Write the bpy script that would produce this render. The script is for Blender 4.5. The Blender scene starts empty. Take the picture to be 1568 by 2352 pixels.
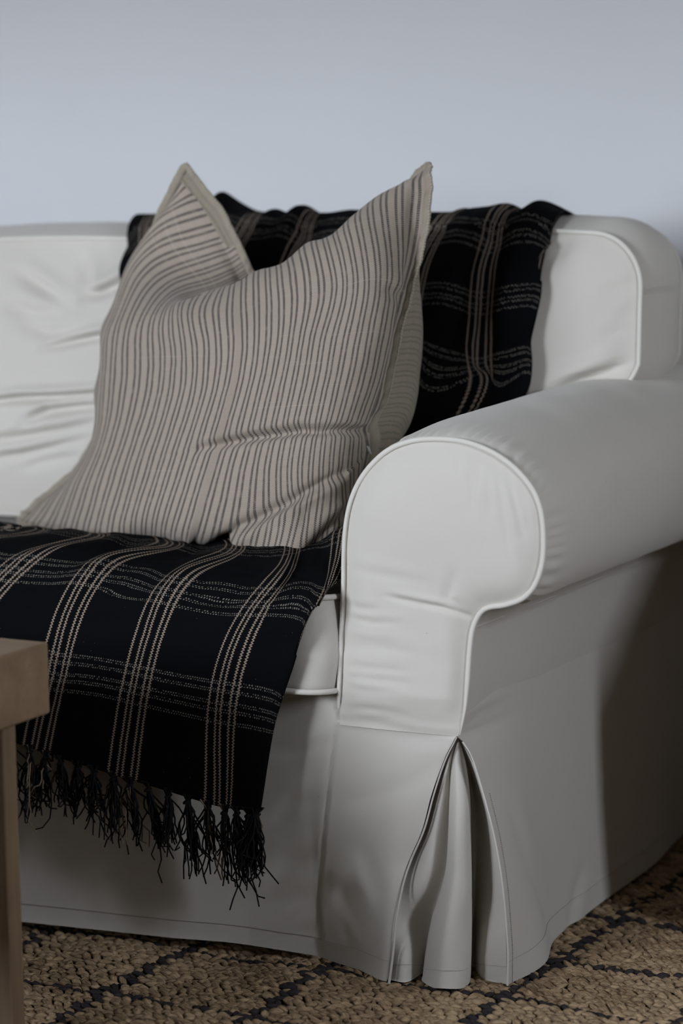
import bpy, bmesh, math, random
import numpy as np
from mathutils import Matrix, Vector
S = bpy.context.scene
COL = S.collection
random.seed(4); RNG = np.random.default_rng(4)
R = math.radians

# ------------------------------------------------------------------ camera
F_PX = 5700.0
YAW, TILT, ROLL = R(28), R(7.8), R(-.85)
CAM = np.array([1.181, -2.492, .942])
_fh = np.array([-math.sin(YAW), math.cos(YAW), 0]); _r0 = np.array([math.cos(YAW), math.sin(YAW), 0])
FWD = _fh*math.cos(TILT) + np.array([0, 0, -math.sin(TILT)]); _u0 = np.cross(_r0, FWD)
RGT = _r0*math.cos(ROLL) + _u0*math.sin(ROLL); UPV = -_r0*math.sin(ROLL) + _u0*math.cos(ROLL)
cd = bpy.data.cameras.new('camera'); cam = bpy.data.objects.new('camera', cd); COL.objects.link(cam)
cam.matrix_world = Matrix(((RGT[0], UPV[0], -FWD[0], CAM[0]), (RGT[1], UPV[1], -FWD[1], CAM[1]),
                           (RGT[2], UPV[2], -FWD[2], CAM[2]), (0, 0, 0, 1)))
cd.sensor_fit = 'VERTICAL'; cd.sensor_height = 36; cd.sensor_width = 24
cd.lens = F_PX/2352*36; cd.clip_start = .05
cd.dof.use_dof = True; cd.dof.focus_distance = 2.90; cd.dof.aperture_fstop = 3.0
S.camera = cam

# ------------------------------------------------------------------ light and exposure
# overcast sky above a dark ground, entering through the windows of the room
W = bpy.data.worlds.new('world'); S.world = W; W.use_nodes = True
_n = W.node_tree.nodes; _l = W.node_tree.links
_tc = _n.new('ShaderNodeTexCoord'); _sp = _n.new('ShaderNodeSeparateXYZ'); _l.new(_tc.outputs['Generated'], _sp.inputs[0])
_rp = _n.new('ShaderNodeValToRGB'); _e = _rp.color_ramp.elements
_e[0].position = .0; _e[0].color = (.05, .045, .04, 1); _e[1].position = .03; _e[1].color = (.85, .91, 1, 1)
_l.new(_sp.outputs[2], _rp.inputs[0]); _l.new(_rp.outputs[0], _n['Background'].inputs[0])
_n['Background'].inputs[1].default_value = 15.5
WIN1 = (-2.25, -.75, .98, 2.0)      # front wall window: x0, x1, z0, z1
WIN2 = (-1.04, -.72, .95, 2.1)      # narrow right wall window: y0, y1, z0, z1
def portal(loc, rot, sx, sy):
    l = bpy.data.lights.new('window_portal', 'AREA'); l.shape = 'RECTANGLE'; l.size = sx; l.size_y = sy; l.cycles.is_portal = True
    o = bpy.data.objects.new('window_portal', l); COL.objects.link(o); o.location = loc; o.rotation_euler = rot
portal(((WIN1[0]+WIN1[1])/2, -3.61, (WIN1[2]+WIN1[3])/2), (R(90), 0, 0), WIN1[1]-WIN1[0], WIN1[3]-WIN1[2])
portal((2.31, (WIN2[0]+WIN2[1])/2, (WIN2[2]+WIN2[3])/2), (R(90), 0, R(90)), WIN2[1]-WIN2[0], WIN2[3]-WIN2[2])
S.view_settings.view_transform = 'Standard'; S.view_settings.look = 'None'
S.view_settings.gamma = 1; S.view_settings.use_curve_mapping = False
S.view_settings.exposure = 1.6

# ------------------------------------------------------------------ helpers
def at(px, py, **k):
    (a, v), = k.items(); i = 'xyz'.index(a)
    d = FWD*F_PX + RGT*(px-784) + UPV*(1176-py)
    return CAM + d*((v-CAM[i])/d[i])
def tag(o, label=None, cat=None, group=None, kind=None):
    if label: o['label'] = label
    if cat: o['category'] = cat
    if group: o['group'] = group
    if kind: o['kind'] = kind
    return o
def empty(name, loc, *a, **k):
    o = bpy.data.objects.new(name, None); COL.objects.link(o); o.location = loc; o.empty_display_size = .05
    bpy.context.view_layer.update()
    return tag(o, *a, **k)
def link(name, me, mat, parent=None, smooth=True):
    if mat: me.materials.append(mat)
    if smooth: me.polygons.foreach_set('use_smooth', [True]*len(me.polygons))
    o = bpy.data.objects.new(name, me); COL.objects.link(o)
    if parent:
        o.parent = parent; o.matrix_parent_inverse = Matrix.Translation(-Vector(parent.location)) if parent.parent is None else Matrix()
    return o
def mesh(name, V, Fc, uv=None):
    me = bpy.data.meshes.new(name)
    V = np.asarray(V, float); Fc = np.asarray(Fc)
    n = Fc.shape[1]
    me.vertices.add(len(V)); me.vertices.foreach_set('co', V.ravel())
    me.loops.add(Fc.size); me.loops.foreach_set('vertex_index', Fc.ravel())
    me.polygons.add(len(Fc)); me.polygons.foreach_set('loop_start', np.arange(len(Fc))*n)
    me.polygons.foreach_set('loop_total', np.full(len(Fc), n))
    if uv is not None:
        l = me.uv_layers.new(name='UVMap'); l.data.foreach_set('uv', np.asarray(uv, float)[Fc.ravel()].ravel())
    me.update(calc_edges=True); me.validate()
    return me
def gridfaces(n, m, wrap=False, base=0):
    i = np.arange(n-1)[:, None]; jm = m if wrap else m-1
    j = np.arange(jm)[None, :]; j2 = (j+1) % m
    a = i*m+j; b = i*m+j2; c = (i+1)*m+j2; d = (i+1)*m+j
    return np.stack([a, b, c, d], -1).reshape(-1, 4)+base
def grid_uv(P):
    """uv in metres, measured along the surface"""
    n, m, _ = P.shape
    a = np.zeros((n, m)); a[1:] = np.cumsum(np.linalg.norm(np.diff(P, axis=0), axis=2).mean(1))[:, None]
    b = np.zeros((n, m)); b[:, 1:] = np.cumsum(np.linalg.norm(np.diff(P, axis=1), axis=2).mean(0))[None, :]
    return np.stack([b, a], -1)
def grid(name, P, mat, parent=None, uv=None, wrap=False, flip=False, solid=0):
    P = np.asarray(P, float); n, m, _ = P.shape
    if uv is None: uv = grid_uv(P)
    Fc = gridfaces(n, m, wrap)
    if flip: Fc = Fc[:, ::-1]
    o = link(name, mesh(name, P.reshape(-1, 3), Fc, uv.reshape(-1, 2)), mat, parent)
    if solid:
        s = o.modifiers.new('solid', 'SOLIDIFY'); s.thickness = solid; s.offset = -1
    return o
def catmull(pts, n):
    """n points evenly spaced along a Catmull-Rom curve"""
    P = np.asarray(pts, float); P = np.vstack([2*P[0]-P[1], P, 2*P[-1]-P[-2]]); out = []
    for i in range(1, len(P)-2):
        t = np.linspace(0, 1, 12, endpoint=False)[:, None]
        a, b, c, d = P[i-1], P[i], P[i+1], P[i+2]
        out.append(.5*((2*b)+(-a+c)*t+(2*a-5*b+4*c-d)*t**2+(-a+3*b-3*c+d)*t**3))
    out = np.vstack(out+[P[-2][None]])
    s = np.r_[0, np.cumsum(np.linalg.norm(np.diff(out, axis=0), axis=1))]
    q = np.linspace(0, s[-1], n)
    return np.stack([np.interp(q, s, out[:, k]) for k in range(out.shape[1])], 1)
def frames(P):
    T = np.gradient(P, axis=0); T /= np.linalg.norm(T, axis=1)[:, None]+1e-12
    N = np.zeros_like(P); a = np.array([0, 0, 1.]) if abs(T[0][2]) < .9 else np.array([0, 1., 0])
    for i in range(len(P)):
        a = a-T[i]*(a@T[i]); a /= np.linalg.norm(a); N[i] = a
    return T, N, np.cross(T, N)
def tube_data(P, r, k=8, closed=False):
    P = np.asarray(P, float); T, N, B = frames(P)
    if closed: 
        P = np.vstack([P, P[:1]]); N = np.vstack([N, N[:1]]); B = np.vstack([B, B[:1]])
    a = np.linspace(0, 2*math.pi, k, endpoint=False)
    r = np.broadcast_to(np.asarray(r, float), (len(P),))
    V = P[:, None]+r[:, None, None]*(N[:, None]*np.cos(a)[None, :, None]+B[:, None]*np.sin(a)[None, :, None])
    L = np.r_[0, np.cumsum(np.linalg.norm(np.diff(P, axis=0), axis=1))]
    uv = np.stack(np.broadcast_arrays((a/(2*math.pi)*.02)[None, :], L[:, None]), -1)
    return V, uv
def tube(name, P, r, mat, parent=None, k=8, closed=False):
    V, uv = tube_data(P, r, k, closed)
    return grid(name, V, mat, parent, uv, wrap=True)
class MB:
    def __init__(s): s.V = []; s.F = []; s.U = []; s.n = 0
    def add(s, V, Fc, U=None):
        V = np.asarray(V).reshape(-1, 3); s.V.append(V); s.F.append(np.asarray(Fc)+s.n)
        s.U.append(np.zeros((len(V), 2)) if U is None else np.asarray(U).reshape(-1, 2)); s.n += len(V)
    def build(s, name, mat, parent=None, smooth=True):
        return link(name, mesh(name, np.vstack(s.V), np.vstack(s.F), np.vstack(s.U)), mat, parent, smooth)
def box(name, lo, hi, mat, parent=None, bevel=.0, wob=0):
    bm = bmesh.new(); bmesh.ops.create_cube(bm, size=1)
    lo = np.array(lo); hi = np.array(hi)
    for v in bm.verts: v.co = Vector(((lo+hi)/2+(hi-lo)*np.array(v.co)))
    if bevel: bmesh.ops.bevel(bm, geom=bm.edges[:], offset=bevel, segments=3, affect='EDGES', profile=.6)
    uvl = bm.loops.layers.uv.new('UVMap')
    for f_ in bm.faces:
        n = f_.normal; ax = max(range(3), key=lambda i: abs(n[i]))
        for l in f_.loops:
            c = l.vert.co; l[uvl].uv = [(c.y, c.z), (c.x, c.z), (c.x, c.y)][ax]
    me = bpy.data.meshes.new(name); bm.to_mesh(me); bm.free()
    return link(name, me, mat, parent, smooth=False)
def polydist(Q, P):
    """distance, signed side and position (0..1) of points Q (..,2) along polyline P"""
    sh = Q.shape[:-1]; Q = Q.reshape(-1, 2); P = np.asarray(P, float)
    best = np.full(len(Q), 1e9); side = np.zeros(len(Q)); pos = np.zeros(len(Q))
    L = np.r_[0, np.cumsum(np.linalg.norm(np.diff(P, axis=0), axis=1))]
    for i in range(len(P)-1):
        d = P[i+1]-P[i]; l2 = d@d+1e-15
        t = np.clip(((Q-P[i])@d)/l2, 0, 1); c = P[i]+t[:, None]*d; e = Q-c
        q = np.hypot(e[:, 0], e[:, 1]); m = q < best
        best[m] = q[m]; pos[m] = (L[i]+t[m]*(L[i+1]-L[i]))/L[-1]
        side[m] = np.sign(d[0]*e[m, 1]-d[1]*e[m, 0])
    return best.reshape(sh), side.reshape(sh), pos.reshape(sh)
def crease(Q, P, w, depth, rim=.5, taper=True):
    """groove along a polyline with a raised lip on its left side"""
    d, s, t = polydist(Q, P); env = np.clip(np.sin(np.pi*np.clip(t, .02, .98)), 0, 1)**.6 if taper else 1
    return env*(-depth*np.exp(-(d/w)**2)+rim*depth*np.exp(-((d*s-1.9*w)/(1.2*w))**2))
def fold(Q, P, w, depth, lift, reach):
    """groove whose right-hand side rises like an overlapping fold"""
    d, s, t = polydist(Q, P); env = np.clip(np.sin(np.pi*np.clip(t, .03, .97)), 0, 1)**.5
    return env*(-depth*np.exp(-(d/w)**2)+lift*np.exp(-d/reach)*(.5-.5*np.tanh(d*s/w*1.3)))
def tps(uvs, xyz, lam=1e-5):
    uvs = np.asarray(uvs, float); xyz = np.asarray(xyz, float); n = len(uvs)
    def K(a, b):
        r2 = ((a[:, None]-b[None])**2).sum(-1); return np.where(r2 > 1e-12, r2*np.log(r2+1e-20)*.5, 0)
    A = np.zeros((n+3, n+3)); A[:n, :n] = K(uvs, uvs)+lam*np.eye(n)
    A[:n, n] = 1; A[:n, n+1:] = uvs; A[n, :n] = 1; A[n+1:, :n] = uvs.T
    w = np.linalg.solve(A, np.vstack([xyz, np.zeros((3, 3))]))
    def f(Q):
        sh = Q.shape[:-1]; q = Q.reshape(-1, 2)
        return (K(q, uvs)@w[:n]+w[n]+q@w[n+1:]).reshape(*sh, 3)
    return f
def normals(P):
    n = np.cross(np.gradient(P, axis=1), np.gradient(P, axis=0)); return n/(np.linalg.norm(n, axis=2)[..., None]+1e-12)
def wnoise(X, Y, seed, scale, octs=4):
    """cheap smooth noise: sum of random sines"""
    g = np.random.default_rng(seed); o = 0
    for i in range(octs*4):
        f_ = scale*(.6+1.3*g.random())*(1+i//4*.7); a = g.random()*2*math.pi; p = g.random()*6.28
        o = o+np.sin(f_*(X*math.cos(a)+Y*math.sin(a))+p)/(1+i//4)
    return o/5

# ------------------------------------------------------------------ materials
def newmat(name, rough=.8, spec=.3):
    m = bpy.data.materials.new(name); m.use_nodes = True; nt = m.node_tree
    b = nt.nodes['Principled BSDF']; b.inputs['Roughness'].default_value = rough
    b.inputs['Specular IOR Level'].default_value = spec
    return m, nt, b
class G:
    """small node-graph helper"""
    def __init__(s, nt): s.nt = nt
    def n(s, t, **k):
        o = s.nt.nodes.new(t)
        for a, v in k.items(): setattr(o, a, v)
        return o
    def m(s, op, a, b=0, c=None):
        o = s.n('ShaderNodeMath', operation=op)
        for i, x in enumerate((a, b) if c is None else (a, b, c)):
            if hasattr(x, 'is_linked') or hasattr(x, 'links'): s.nt.links.new(x, o.inputs[i])
            else: o.inputs[i].default_value = x
        return o.outputs[0]
    def l(s, a, b): s.nt.links.new(a, b)
    def mix(s, f, a, b):
        o = s.n('ShaderNodeMix', data_type='RGBA')
        for i, x in ((0, f), (6, a), (7, b)):
            if hasattr(x, 'links'): s.l(x, o.inputs[i])
            else: o.inputs[i].default_value = x
        return o.outputs[2]
    def noise(s, vec, scale, detail=3, rough=.5):
        o = s.n('ShaderNodeTexNoise'); o.inputs['Scale'].default_value = scale; o.inputs['Detail'].default_value = detail
        o.inputs['Roughness'].default_value = rough
        if vec is not None: s.l(vec, o.inputs['Vector'])
        return o.outputs['Fac']
    def ramp(s, f, stops):
        o = s.n('ShaderNodeValToRGB'); e = o.color_ramp.elements
        while len(e) < len(stops): e.new(.5)
        for x, (p, c) in zip(e, stops): x.position = p; x.color = c
        s.l(f, o.inputs[0]); return o.outputs[0]
    def bump(s, h, dist, strength, bsdf, prev=None):
        o = s.n('ShaderNodeBump'); o.inputs['Distance'].default_value = dist; o.inputs['Strength'].default_value = strength
        s.l(h, o.inputs['Height']); s.l(o.outputs[0], bsdf.inputs['Normal'])
        if prev: s.l(prev, o.inputs['Normal'])
        return o.outputs[0]
def scaled(g, vec, sc):
    o = g.n('ShaderNodeMapping'); o.inputs['Scale'].default_value = sc; g.l(vec, o.inputs['Vector']); return o.outputs[0]
def canvas(name, col):
    m, nt, b = newmat(name, .88, .2); g = G(nt)
    uv = g.n('ShaderNodeTexCoord').outputs['UV']; ob = g.n('ShaderNodeTexCoord').outputs['Object']
    sp = g.n('ShaderNodeSeparateXYZ'); g.l(uv, sp.inputs[0])
    tw = g.m('SINE', g.m('MULTIPLY', g.m('ADD', g.m('MULTIPLY', sp.outputs[0], .55), sp.outputs[1]), 2*math.pi/.00145))
    tw = g.m('MULTIPLY_ADD', tw, .5, .5)
    n1 = g.noise(ob, 7, 4); n2 = g.noise(ob, 900, 2)
    c = g.mix(g.m('MULTIPLY', tw, .12), (*col, 1), tuple(x*.72 for x in col)+(1,))
    c = g.mix(g.m('MULTIPLY', n1, .22), c, tuple(x*y for x, y in zip(col, (.82, .81, .78)))+(1,))
    vo = g.n('ShaderNodeTexVoronoi'); vo.inputs['Scale'].default_value = 34; g.l(ob, vo.inputs['Vector'])
    n3 = g.noise(ob, 5, 1)
    sp_ = g.m('MULTIPLY', g.m('LESS_THAN', vo.outputs['Distance'], .022), g.m('GREATER_THAN', n3, .52))
    c = g.mix(g.m('MULTIPLY', sp_, .6), c, (.2, .17, .13, 1))
    g.l(c, b.inputs['Base Color'])
    b.inputs['Sheen Weight'].default_value = .15; b.inputs['Sheen Roughness'].default_value = .5
    h = g.m('ADD', g.m('MULTIPLY', tw, .6), g.m('MULTIPLY', n2, .5))
    g.bump(h, .00035, .42, b)
    return m
M = {}
M['canvas'] = canvas('slipcover_canvas', (.62, .595, .55))
M['piping'] = canvas('slipcover_piping', (.68, .655, .61))
m, nt, b = newmat('wall_paint', .9, .15); g = G(nt); ob = g.n('ShaderNodeTexCoord').outputs['Object']
g.l(g.mix(g.noise(ob, 2.2, 2), (.60, .61, .635, 1), (.64, .65, .675, 1)), b.inputs['Base Color'])
g.bump(g.noise(ob, 160, 3), .0006, .25, b); M['wall'] = m
m, nt, b = newmat('olive_paint', .9, .15); b.inputs['Base Color'].default_value = (.25, .21, .155, 1); M['wall_dark'] = m
m, nt, b = newmat('ceiling_paint', .95, .1); b.inputs['Base Color'].default_value = (.5, .5, .5, 1); M['ceiling'] = m
def woodmat(name, ca, cb, axis, scale=1.0):
    m, nt, b = newmat(name, .55, .35); g = G(nt); ob = g.n('ShaderNodeTexCoord').outputs['Object']
    s = [26*scale]*3; s['xyz'.index(axis)] = 1.6*scale
    v = scaled(g, ob, s); n = g.noise(v, 1.0, 6, .62)
    v2 = scaled(g, ob, [x*6 for x in s]); n2 = g.noise(v2, 1.0, 3, .6); n4 = g.noise(ob, 9, 4)
    f = g.m('ADD', g.m('MULTIPLY', n, .65), g.m('MULTIPLY', n4, .35))
    c = g.ramp(f, [(.34, (*cb, 1)), (.52, tuple((x+y)/2 for x, y in zip(ca, cb))+(1,)), (.66, (*ca, 1))])
    c = g.mix(g.m('MULTIPLY', g.m('LESS_THAN', n2, .40), .16), c, tuple(x*.5 for x in cb)+(1,))
    g.l(c, b.inputs['Base Color']); g.bump(g.m('ADD', n, n2), .0008, .4, b); return m
M['wood'] = woodmat('rough_oak', (.31, .215, .13), (.19, .125, .072), 'x')
M['wood_leg'] = woodmat('rough_oak_upright', (.24, .165, .10), (.14, .092, .055), 'z')
M['boards'] = woodmat('floor_boards', (.20, .135, .085), (.12, .08, .05), 'y')
def jute(name, ca, cb, dark):
    m, nt, b = newmat(name, .7, .3); g = G(nt); uv = g.n('ShaderNodeTexCoord').outputs['UV']
    ob = g.n('ShaderNodeTexCoord').outputs['Object']
    n = g.noise(scaled(g, uv, (20, 1.8, 1)), 1.0, 3, .6); n1 = g.noise(ob, 60, 2); n2 = g.noise(ob, 6, 2)
    f = g.m('ADD', g.m('MULTIPLY', n, .5), g.m('ADD', g.m('MULTIPLY', n1, .3), g.m('MULTIPLY', n2, .2)))
    g.l(g.ramp(f, [(.40, (*cb, 1)), (.60, (*ca, 1))]), b.inputs['Base Color'])
    g.bump(n, .0012, .8, b); return m
M['jute'] = jute('woven_jute', (.52, .375, .23), (.135, .083, .044), 0)
M['jute_dark'] = jute('dyed_jute', (.040, .032, .034), (.018, .014, .016), 1)
M['rug_base'], _, b = newmat('rug_backing', 1, 0); b.inputs['Base Color'].default_value = (.06, .038, .022, 1)
m, nt, b = newmat('dark_thread', .9, .2); b.inputs['Base Color'].default_value = (.006, .006, .007, 1); M['thread'] = m
m, nt, b = newmat('beige_thread', .85, .2); b.inputs['Base Color'].default_value = (.20, .155, .115, 1); M['thread_beige'] = m
m, nt, b = newmat('seam_thread', .85, .2); b.inputs['Base Color'].default_value = (.30, .28, .25, 1); M['seam'] = m; b.inputs['Base Color'].default_value = (.47, .45, .41, 1)
m, nt, b = newmat('white_tag', .7, .2); b.inputs['Base Color'].default_value = (.75, .77, .8, 1); M['tag'] = m
m, nt, b = newmat('white_paint', .5, .3); b.inputs['Base Color'].default_value = (.75, .75, .74, 1); M['paint'] = m
m, nt, b = newmat('window_glass', .02, .5); g = G(nt); tr = g.n('ShaderNodeBsdfTransparent'); gl = g.n('ShaderNodeBsdfGlossy'); gl.inputs['Roughness'].default_value = .02
mx = g.n('ShaderNodeMixShader'); mx.inputs[0].default_value = .06; g.l(tr.outputs[0], mx.inputs[1]); g.l(gl.outputs[0], mx.inputs[2]); g.l(mx.outputs[0], nt.nodes['Material Output'].inputs[0]); M['glass'] = m
# plaid throw: five zigzag chains one way, five double rows of dots the other
def plaid():
    m, nt, b = newmat('black_plaid_cotton', .98, .04); g = G(nt)
    uv = g.n('ShaderNodeTexCoord').outputs['UV']; sp = g.n('ShaderNodeSeparateXYZ'); g.l(uv, sp.inputs[0])
    wob = g.m('MULTIPLY', g.m('SUBTRACT', g.noise(uv, 60, 2), .5), .0012)
    U = g.m('ADD', sp.outputs[0], wob); V = g.m('ADD', sp.outputs[1], wob)
    PU, PV = .105, .125
    um = g.m('SUBTRACT', g.m('MODULO', g.m('ADD', U, 1.05+PU/2-.086), PU), PU/2)
    vm = g.m('SUBTRACT', g.m('MODULO', g.m('ADD', V, 1.25+PV/2-.110), PV), PV/2)
    tri = g.m('SUBTRACT', g.m('PINGPONG', V, .00165), .000825)
    jit = g.m('MULTIPLY_ADD', g.noise(uv, 400, 2), .0010, .00050)
    ch = None
    for i, c in enumerate((-.0160, -.0098, .0000, .0060, .0160)):
        d = g.m('ABSOLUTE', g.m('ADD', g.m('SUBTRACT', um, c), g.m('MULTIPLY', tri, 1.25 if i % 2 else -1.25)))
        k = g.m('LESS_THAN', d, jit)
        ch = k if ch is None else g.m('MAXIMUM', ch, k)
    # dots
    row = None
    Ud = g.m('DIVIDE', U, .0030)
    for c in (-.0210, -.0090, -.0010, .0120, .0210):
        for h, o_ in ((-.0013, 0), (.0013, .5)):
            dv = g.m('DIVIDE', g.m('SUBTRACT', vm, c+h), .00085)
            du = g.m('DIVIDE', g.m('SUBTRACT', g.m('FRACT', g.m('ADD', Ud, o_)), .5), .27)
            k = g.m('LESS_THAN', g.m('ADD', g.m('MULTIPLY', dv, dv), g.m('MULTIPLY', du, du)), 1)
            row = k if row is None else g.m('MAXIMUM', row, k)
    drop = g.m('GREATER_THAN', g.noise(uv, 330, 1), .44)
    fade = g.m('MULTIPLY_ADD', g.noise(uv, 900, 0), 1.1, .05)
    row = g.m('MULTIPLY', g.m('MULTIPLY', row, drop), fade)
    row = g.m('MULTIPLY', g.m('MINIMUM', row, 1), g.m('GREATER_THAN', V, .03))
    # lint specks
    vo = g.n('ShaderNodeTexVoronoi'); vo.inputs['Scale'].default_value = 120; g.l(uv, vo.inputs['Vector'])
    lint = g.m('MULTIPLY', g.m('LESS_THAN', vo.outputs['Distance'], .05), g.m('GREATER_THAN', g.noise(uv, 45, 0), .6))
    base = g.mix(g.noise(uv, 1400, 2), (.0022, .0023, .0028, 1), (.0052, .0055, .0068, 1))
    c = g.mix(g.m('MULTIPLY', lint, .3), base, (.3, .3, .32, 1))
    c = g.mix(row, c, (.30, .275, .24, 1)); c = g.mix(ch, c, (.27, .215, .17, 1))
    g.l(c, b.inputs['Base Color'])
    b.inputs['Sheen Weight'].default_value = .0; b.inputs['Sheen Roughness'].default_value = .6
    h = g.m('ADD', g.m('MULTIPLY', ch, 1.3), g.m('ADD', g.m('MULTIPLY', row, .5), g.m('MULTIPLY', g.noise(uv, 1200, 2), .5)))
    g.bump(h, .0009, .9, b); return m
M['plaid'] = plaid()
# pillow linen: pairs of dotted grey stripes
def linen(name, stripes=True, base=(.35, .302, .258), dark=1.0):
    m, nt, b = newmat(name, .95, .12); g = G(nt)
    uv = g.n('ShaderNodeTexCoord').outputs['UV']; sp = g.n('ShaderNodeSeparateXYZ'); g.l(uv, sp.inputs[0])
    U, V = sp.outputs[0], sp.outputs[1]
    n_big = g.noise(uv, 14, 3); slub = g.noise(scaled(g, uv, (40, 900, 1)), 1.0, 3, .6); slub2 = g.noise(scaled(g, uv, (1100, 60, 1)), 1.0, 2, .6)
    fine = g.noise(uv, 1700, 2)
    c = g.mix(slub, tuple(x*.78 for x in base)+(1,), tuple(min(1, x*1.2) for x in base)+(1,))
    c = g.mix(g.m('MULTIPLY', slub2, .5), c, (base[0]*1.05, base[1]*.98, base[2]*.96, 1))
    c = g.mix(g.m('MULTIPLY', n_big, .35), c, (base[0]*.92, base[1]*.93, base[2]*.86, 1))
    h = g.m('ADD', g.m('MULTIPLY', fine, .6), g.m('MULTIPLY', slub, .5))
    if stripes:
        P = .0150; wob = g.m('MULTIPLY', g.m('SUBTRACT', g.noise(uv, 25, 2), .5), .0022)
        um = g.m('MODULO', g.m('ADD', g.m('ADD', U, wob), 1.5), P)
        s = None
        for c0 in (.0040, .0100):
            d = g.m('ABSOLUTE', g.m('SUBTRACT', um, c0))
            # small alternating dashes either side of the stripe line
            a = g.m('FRACT', g.m('DIVIDE', g.m('ADD', V, g.m('MULTIPLY', g.m('SIGN', g.m('SUBTRACT', um, c0)), .0005)), .0018))
            k = g.m('MULTIPLY', g.m('LESS_THAN', d, .00128), g.m('MULTIPLY_ADD', g.m('LESS_THAN', a, .62), .6, .4))
            s = k if s is None else g.m('MAXIMUM', s, k)
        st = g.m('MULTIPLY', s, g.m('MULTIPLY_ADD', g.noise(uv, 120, 2), 1.3, .32)); st = g.m('MULTIPLY', g.m('MINIMUM', st, .93), dark)
        c = g.mix(st, c, (.042, .041, .043, 1)); h = g.m('SUBTRACT', h, g.m('MULTIPLY', s, .9))
        cross = g.m('MULTIPLY', g.m('GREATER_THAN', g.noise(scaled(g, uv, (3, 420, 1)), 1.0, 1), .72), .25)
        c = g.mix(cross, c, (.5, .45, .38, 1))
    g.l(c, b.inputs['Base Color']); b.inputs['Sheen Weight'].default_value = .12
    g.bump(h, .0007, .8, b); return m
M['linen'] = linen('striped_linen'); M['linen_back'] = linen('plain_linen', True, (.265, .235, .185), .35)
M['selvedge'] = linen('selvedge_linen', False, (.31, .275, .225)); M['overlock'] = linen('ivory_overlock', False, (.46, .42, .34))

# ------------------------------------------------------------------ room shell
def shell(name, lo, hi, mat): return tag(box(name, lo, hi, mat), kind='structure')
XL, XR, YF, YB, ZC = -3.4, 2.3, -3.6, .985, 2.5
shell('wall_back', (XL-.1, YB, 0), (XR+.1, YB+.1, ZC), M['wall'])
shell('wall_left', (XL-.1, YF-.1, 0), (XL, YB, ZC), M['wall'])
shell('ceiling', (XL-.1, YF-.1, ZC), (XR+.1, YB+.1, ZC+.1), M['ceiling'])
wins = [WIN1[:2]]; z0, z1 = WIN1[2:]
wf = MB()
def addbox(mb, lo, hi):
    lo = np.array(lo, float); hi = np.array(hi, float)
    c = np.array([[x, y, z] for x in (0, 1) for y in (0, 1) for z in (0, 1)])*(hi-lo)+lo
    mb.add(c, [[0, 1, 3, 2], [4, 6, 7, 5], [0, 4, 5, 1], [2, 3, 7, 6], [0, 2, 6, 4], [1, 5, 7, 3]], c[:, [0, 2]])
xs = [XL-.1]+[v for w in wins for v in w]+[XR+.1]
for i in range(0, len(xs), 2): addbox(wf, (xs[i], YF-.1, 0), (xs[i+1], YF, ZC))
for a, b_ in wins:
    addbox(wf, (a, YF-.1, 0), (b_, YF, z0)); addbox(wf, (a, YF-.1, z1), (b_, YF, ZC))
tag(wf.build('wall_front', M['wall_dark'], smooth=False), kind='structure')
wr = MB(); ya, yb_ = WIN2[:2]          # narrow window in the right wall
addbox(wr, (XR, YF-.1, 0), (XR+.1, ya, ZC)); addbox(wr, (XR, yb_, 0), (XR+.1, YB, ZC))
addbox(wr, (XR, ya, 0), (XR+.1, yb_, z0)); addbox(wr, (XR, ya, z1), (XR+.1, yb_, ZC))
tag(wr.build('wall_right', M['wall_dark'], smooth=False), kind='structure')
fr = MB()
for lo, hi in (((ya, z0), (ya+.03, z1)), ((yb_-.03, z0), (yb_, z1)), ((ya+.03, z0), (yb_-.03, z0+.04)), ((ya+.03, z1-.04), (yb_-.03, z1))):
    addbox(fr, (XR+.03, lo[0], lo[1]), (XR+.08, hi[0], hi[1]))
w = tag(fr.build('window_2', M['paint'], smooth=False), kind='structure')
box('pane', (XR+.052, ya+.03, z0+.04), (XR+.058, yb_-.03, z1-.04), M['glass'], w)
for k, (a, b_) in enumerate(wins):
    fr = MB()
    for lo, hi in (((a, z0), (a+.05, z1)), ((b_-.05, z0), (b_, z1)), ((a+.05, z0), (b_-.05, z0+.05)), ((a+.05, z1-.05), (b_-.05, z1)),
                   (((a+b_)/2-.02, z0+.05), ((a+b_)/2+.02, z1-.05))):
        addbox(fr, (lo[0], YF-.08, lo[1]), (hi[0], YF-.03, hi[1]))
    w = tag(fr.build('window_%d' % (k+1), M['paint'], smooth=False), kind='structure')
    box('pane', (a+.05, YF-.058, z0+.05), (b_-.05, YF-.052, z1-.05), M['glass'], w)
fl = empty('floor', (0, 0, 0), kind='structure')
k = 0; x = XL
while x < XR:
    x2 = min(x+.14, XR)
    box('floor_board', (x+.0008, YF, -.02), (x2-.0008, YB, -.004), M['boards'], fl); x = x2
for nm, lo, hi in (('baseboard_back', (XL, YB-.016, -.004), (XR, YB, .1)), ('baseboard_left', (XL, YF, -.004), (XL+.016, YB-.016, .1)),
                   ('baseboard_right', (XR-.016, YF, -.004), (XR, YB-.016, .1))):
    shell(nm, lo, hi, M['paint'])

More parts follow.
